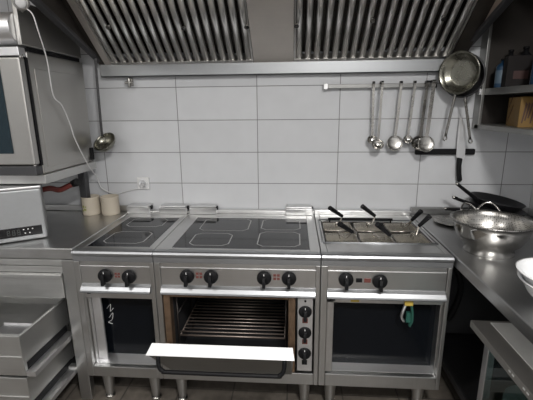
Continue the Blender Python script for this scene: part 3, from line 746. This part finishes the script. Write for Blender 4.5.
hung_pan((2.118, -.150, 1.704), (-.72, -.68, -.06), .108, .058, (-.085, .12, -1), .245, 'front steel saucepan hung at the right hood corner, showing its ringed inside', 'pan_steel')
hung_pan((2.156, -.118, 1.690), (-.72, -.68, -.06), .112, .055, (.26, .08, -1), .250, 'darker pan mostly hidden behind the front saucepan at the hood corner', 'dark_steel')

# ---------------------------------------------------------------- right wall cabinet
W = thing('wall_shelf_cabinet', 'dark open steel wall cabinet with two shelves on the right wall', 'cabinet', (2.48, -.65, 1.4))
cx, cy1 = 2.285, -1.30
b = BM()
bx(b, cx, XR-.004, -.035, -.005, 1.395, 2.25)               # end against the back wall
bx(b, cx, XR-.004, cy1, cy1+.03, 1.395, 2.25)
bx(b, cx, XR-.004, cy1, -.005, 2.22, 2.25)
bx(b, XR-.02, XR-.004, cy1, -.035, 1.395, 2.22)
obj('carcass', b, 'cab_dark', W)
b = BM(); bx(b, cx-.004, cx+.012, -.085, -.005, 1.395, 2.25); obj('face_stile', b, 'steel_dull', W, .002)
b = BM(); bx(b, cx-.004, XR-.02, cy1, -.035, 1.398, 1.425); obj('bottom_shelf', b, 'steel_dull', W, .003)
b = BM(); bx(b, cx+.012, XR-.02, cy1+.03, -.045, 1.588, 1.622); obj('middle_shelf', b, 'steel_dull', W, .003)
b = BM(); bx(b, cx-.012, cx+.010, -.075, -.050, 1.590, 1.622); obj('shelf_clip', b, 'steel_light', W, .001)
# things on the shelves
def bottle(x, y, z, r, h, m, label, lm=None):
    b = BM(); lathe(b, [(0, 0), (r*.95, 0), (r, .004), (r, h*.72), (r*.8, h*.80), (r*.36, h*.87), (r*.34, h*.95), (0, h*.951)], Matrix.Translation((x, y, z)), 28)
    t = tag(obj('bottle', b, m), label, 'bottle', 'bottles on the middle shelf')
    b = BM(); cyl(b, (x, y, z+h*.94), (x, y, z+h), r*.42, n=16); obj('cap', b, 'black', t)
    if lm:
        b = BM(); lathe(b, [(r+.0005, h*.15), (r+.001, h*.16), (r+.001, h*.6), (r+.0005, h*.61)], Matrix.Translation((x, y, z)), 28); obj('bottle_label', b, lm, t)
bottle(2.345, -.150, 1.622, .032, .150, 'blue', 'blue bottle with a pale label, beside the dark box', 'blue_label')
bottle(2.400, -.105, 1.622, .032, .200, 'black', 'tall dark bottle at the far end of the middle shelf')
bottle(2.475, -.110, 1.622, .036, .215, 'black', 'wide dark bottle standing behind the dark box')
bottle(2.400, -.400, 1.622, .040, .175, 'blue', 'blue bottle nearest the viewer at the right picture edge')
b = BM(); Q = Matrix.Translation((2.385, -.225, 1.622)) @ Matrix.Rotation(-.15, 4, 'Z'); bx(b, -.062, .062, -.03, .03, 0, .155, M4=Q)
t = tag(obj('carton', b, 'dark_box', None, .002), 'dark brown carton standing between the blue bottles', 'box')
b = BM(); bx(b, -.03, .04, -.0308, -.0302, .04, .08, M4=Q); obj('printed_patch', b, 'dark_red', t)
b = BM(); lathe(b, [(0, 0), (.034, 0), (.040, .01), (.040, .075), (.038, .085), (.030, .087), (.030, .075), (0, .07)], Matrix.Translation((2.455, -.30, 1.622)), 28)
tag(obj('white_tub', b, 'white_plastic'), 'small white tub on the middle shelf beside the dark carton', 'tub')
Q = Matrix.Translation((2.365, -.215, 1.425)) @ Matrix.Rotation(-.25, 4, 'Z')
b = BM(); bx(b, 0, .27, -.22, 0, 0, .145, M4=Q)
t = tag(obj('yellow_carton', b, 'yellow', None, .003), 'yellow carton with brown print on the bottom shelf of the wall cabinet', 'box')
b = BM(); random.seed(3)
for i in range(7):
    zz = .02+.018*i; yy = -.02-.018*(i % 4)
    prism_dir(b, [Q @ V(-.0012, yy, zz), Q @ V(-.0012, yy-.012, zz+.004), Q @ V(-.0012, yy-.028, zz+.034), Q @ V(-.0012, yy-.018, zz+.028)], Q.to_3x3() @ V(.001, 0, 0))
for i in range(6):
    xx = .012+.012*i; prism_dir(b, [Q @ V(xx, -.2212, .02+.012*(i%3)), Q @ V(xx+.006, -.2212, .02+.012*(i%3)), Q @ V(xx+.018, -.2212, .11), Q @ V(xx+.010, -.2212, .12)], Q.to_3x3() @ V(0, .001, 0))
obj('printed_pattern', b, 'brown', t)

# ---------------------------------------------------------------- right worktop
b = BM(); bx(b, 1.960, XR-.003, -2.05, -.010, .818, ZT); bx(b, 1.960, XR-.003, -.026, -.010, ZT, ZT+.045); bx(b, XR-.018, XR-.003, -2.05, -.026, ZT, ZT+.045)
tag(obj('side_worktop', b, 'steel_top_y', None, .006, 3), 'dark steel worktop running along the right wall under the colander', 'worktop')
U = thing('worktop_underframe', 'dark steel underframe and plinth below the right worktop', 'underframe', (2.3, -.5, 0))
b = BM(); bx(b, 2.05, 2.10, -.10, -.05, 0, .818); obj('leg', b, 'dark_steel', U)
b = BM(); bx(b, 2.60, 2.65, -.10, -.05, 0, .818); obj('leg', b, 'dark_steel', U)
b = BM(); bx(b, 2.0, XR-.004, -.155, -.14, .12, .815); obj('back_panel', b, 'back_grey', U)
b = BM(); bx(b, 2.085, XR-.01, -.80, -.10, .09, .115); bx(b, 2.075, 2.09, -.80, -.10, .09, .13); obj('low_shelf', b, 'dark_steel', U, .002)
b = BM(); tube(b, [(2.03, -.47, .80), (2.061, -.50, .732), (2.10, -.50, .63), (2.096, -.50, .534), (2.06, -.50, .43), (2.04, -.47, .415), (2.02, -.42, .41)], .016, 10)
tag(obj('black_hose', b, 'black'), 'black hose drooping in the gap between pasta boiler and side table', 'hose')

# low glass fronted table
G = thing('glass_front_counter', 'low steel counter with a pale top and dark glass sides, at the lower right corner', 'counter', (2.35, -1.3, 0))
gx, gy, gz = 2.02, -.808, .60
b = BM(); bx(b, gx, 2.66, -1.95, gy, gz-.032, gz); obj('top_rim', b, 'counter_rim', G, .003)
b = BM(); bx(b, gx+.075, 2.62, -1.90, gy-.022, gz, gz+.004); lab(obj('top_board', b, 'board', G, .001), 'pale flat board')
b = BM()
for y in (gy-.32, gy-.41, gy-.60, gy-.66):
    for k in (0, .022): bx(b, gx-.0015, gx, y-k-.012, y-k, gz-.016, gz-.009)
obj('rim_mark', b, 'white_print', G)
for x, y in ((gx+.02, gy-.10), (2.62, gy-.05), (gx+.02, -1.89), (2.62, -1.89)):
    b = BM(); bx(b, x, x+.035, y-.035, y, 0, gz-.032); obj('post', b, 'steel_light', G, .002)
b = BM(); bx(b, gx+.024, gx+.030, -1.885, gy-.135, .10, gz-.032); bx(b, gx+.055, 2.62, gy-.075, gy-.069, .10, gz-.032)
o = obj('glass_side', b, 'dark_glass', G)
b = BM(); bx(b, gx+.02, 2.655, -1.92, gy-.07, .07, .10); obj('floor_shelf', b, 'dark_steel', G)

# ---------------------------------------------------------------- colander and dishes
CC = V(2.138, -.650, ZT)
t = thing('steel_colander', 'large shiny steel colander bowl with two raised handles on the right worktop', 'colander', CC)
def big_bowl(C0, R, h, foot, mi, me, z0=.0):
    prof = [(0, .022), (foot*.86, .022), (foot*.90, .002), (foot, 0), (foot*1.0, .004), (foot*.95, .026), (R*.80, .052), (R*.925, .088), (R*.982, .125), (R, h-.004), (R+.012, h), (R+.014, h+.004), (R+.010, h+.006), (R-.003, h+.001), (R*.972, .127), (R*.910, .090), (R*.785, .056), (foot*.8, .028), (0, .027)]
    b = BM(); lathe(b, [(r, z+z0) for r, z in prof[:11]], Matrix.Translation(C0), 64)
    o1 = obj(mi, b, 'chrome', t)
    b = BM(); lathe(b, [(r, z+z0) for r, z in prof[10:]], Matrix.Translation(C0), 64); return obj('perforated_inside', b, 'perf', t)
big_bowl(CC, .162, .150, .107, 'bowl', 0)
def loop(C0, a, R, h, lift, w):
    b = BM(); pts = []
    for k in range(9):
        s = k/8; aa = a+(s-.5)*w; rr = R+.012+.02*math.sin(PI*s); pts.append(V(C0.x+rr*math.cos(aa), C0.y+rr*math.sin(aa), C0.z+h+lift*math.sin(PI*s)))
    tube(b, pts, .0045, 8, k=3); obj('loop_handle', b, 'chrome', t)
loop(CC, math.radians(103), .158, .153, .032, .50)
loop(CC, math.radians(70), .158, .153, .036, .60)
# pale plate edge behind
b = BM(); lathe(b, [(0, 0), (.07, 0), (.075, .004), (.11, .012), (.113, .015), (.109, .016), (.07, .007), (0, .006)], Matrix.Translation((2.155, -.21, ZT)), 40)
tag(obj('steel_platter', b, 'chrome_soft'), 'flat steel platter lying on the worktop just behind the colander', 'plate')

def black_pan(c, axis, r, hdir, hl, label, dy=0):
    t = thing('black_frying_pan', label, 'pan', c, 'black frying pans stacked in the corner')
    b = BM(); M4 = frame_at(c, axis)
    lathe(b, [(0, 0), (r*.78, 0), (r*.84, .004), (r, .038), (r+.003, .040), (r-.003, .040), (r*.82, .008), (0, .006)], M4, 48); obj('pan_body', b, 'black_iron', t)
    hd = Vector(hdir).normalized(); z = Vector(axis).normalized(); s = (hd-z*hd.dot(z)).normalized(); p0 = Vector(c)+z*.030+s*(r-.006)
    b = BM(); tube(b, [p0-hd*.01, p0+hd*hl*.3, p0+hd*hl*.7, p0+hd*hl], .012, 10, radii=(.019, .013), flat=.6); hh = obj('handle', b, 'black', t)
    b = BM(); cyl(b, p0+hd*(hl-.020)+z*.002, p0+hd*(hl+.008)+z*.002, .0095, .006, 12); obj('handle_tip', b, 'chrome_soft', hh)
ax = V(.16, -.05, 1)
black_pan((2.385, -.19, ZT+.022), ax, .145, (-1, -.15, .12), .17, 'bottom black frying pan of the corner stack, lying on the worktop')
black_pan((2.380, -.20, ZT+.062), ax, .145, (-1, -.32, .40), .165, 'middle black frying pan of the stack, its handle pointing left')
black_pan((2.375, -.20, ZT+.102), ax, .140, (-.85, -.22, .62), .155, 'top black frying pan of the stack, handle raised steepest to the upper left')

# white bowls
def dish(z, r, h, label, lift):
    b = BM(); f = r*.5
    lathe(b, [(0, .006), (f*.9, .006), (f*.92, 0), (f, 0), (f*1.02, .008), (r*.80, h*.55), (r*.92, h*.9), (r, h), (r+.002, h+.003), (r-.006, h+.003), (r*.88, h*.92), (r*.74, h*.56), (f*.8, .014), (0, .012)], Matrix.Translation((2.132, -1.200, z)) @ Matrix.Rotation(lift, 4, 'Y'), 56)
    tag(obj('white_bowl', b, 'china'), label, 'bowl', 'white bowls at the right edge')
dish(ZT, .153, .100, 'lower deep white china bowl at the right picture edge', 0)
dish(ZT+.030, .165, .090, 'upper wider white china bowl nested on the other bowl', .05)

# plates inside the glass counter
b = BM(); bx(b, gx+.045, 2.60, -1.85, gy-.085, .30, .306); obj('glass_shelf', b, 'steel', G)
where = ('lowest', 'second lowest', 'middle', 'second highest', 'topmost')
pb = None
for k in range(5):
    if pb is None:
        b = BM(); lathe(b, [(0, .003), (.055, .003), (.06, 0), (.064, .003), (.105, .016), (.107, .018), (.104, .019), (.062, .008), (0, .007)], n=40)
        pb = obj('plate', b, 'china'); pl_ = pb
    else:
        pl_ = pb.copy(); COL.objects.link(pl_)
    pl_.location = (2.185, -1.06, .3065+k*.016)
    tag(pl_, where[k]+' white plate in the pile inside the glass fronted counter', 'plate', 'stacked plates in the glass counter')

# ---------------------------------------------------------------- ceiling lamps
def lamp(x, y, lx, ly, power, label, col=(1, .98, .95)):
    t = thing('ceiling_lamp', label, 'ceiling lamp', (x, y, ZC-.06), 'ceiling lamps behind the viewer')
    b = BM(); bx(b, x-lx/2-.02, x+lx/2+.02, y-ly/2-.02, y+ly/2+.02, ZC-.05, ZC-.001); obj('housing', b, 'white_plastic', t)
    b = BM(); bx(b, x-lx/2, x+lx/2, y-ly/2, y+ly/2, ZC-.058, ZC-.05); obj('diffuser', b, 'lamp', t)
    ld = bpy.data.lights.new('lamp_light', 'AREA'); ld.shape = 'RECTANGLE'; ld.size = lx; ld.size_y = ly; ld.energy = power; ld.color = col
    lo = bpy.data.objects.new('lamp_light', ld); COL.objects.link(lo); lo.location = (x, y, ZC-.062)
lamp(1.75, -2.75, .34, .34, 62, 'square ceiling lamp above right of the viewer')
lamp(-.55, -2.2, .50, .30, 20, 'square ceiling lamp above left of the viewer')
lamp(.9, -3.9, 1.2, .3, 14, 'long ceiling lamp at the rear of the kitchen')

W_ = bpy.data.worlds.new('World'); S.world = W_; W_.use_nodes = True
W_.node_tree.nodes['Background'].inputs[0].default_value = (.5, .5, .52, 1); W_.node_tree.nodes['Background'].inputs[1].default_value = .15

# ---------------------------------------------------------------- camera
cam = bpy.data.cameras.new('camera'); co = bpy.data.objects.new('camera', cam); COL.objects.link(co)
pitch, yaw, roll = math.radians(13.6938), math.radians(-4.20735), math.radians(-.57842)
F_PX = 382.68; cam.sensor_width = 36; cam.lens = F_PX*36/533; cam.clip_start = .05
def ray(X, Uu):
    cr, sr = math.cos(roll), math.sin(roll); x = cr*X-sr*Uu; up = sr*X+cr*Uu
    cp, sp = math.cos(pitch), math.sin(pitch); y = cp+sp*up; z = -sp+cp*up
    cy, sy = math.cos(yaw), math.sin(yaw); return V(cy*x+sy*y, -sy*x+cy*y, z)
f0 = ray(0, 0); rt = ray(1, 0)-f0; u0 = ray(0, 1)-f0
co.matrix_world = Matrix(((rt.x, u0.x, -f0.x, 1.22849), (rt.y, u0.y, -f0.y, -2.40375), (rt.z, u0.z, -f0.z, 1.53519), (0, 0, 0, 1)))
S.camera = co
S.view_settings.view_transform = 'Standard'; S.view_settings.look = 'None'; S.view_settings.gamma = 1; S.view_settings.use_curve_mapping = False
S.view_settings.exposure = .35
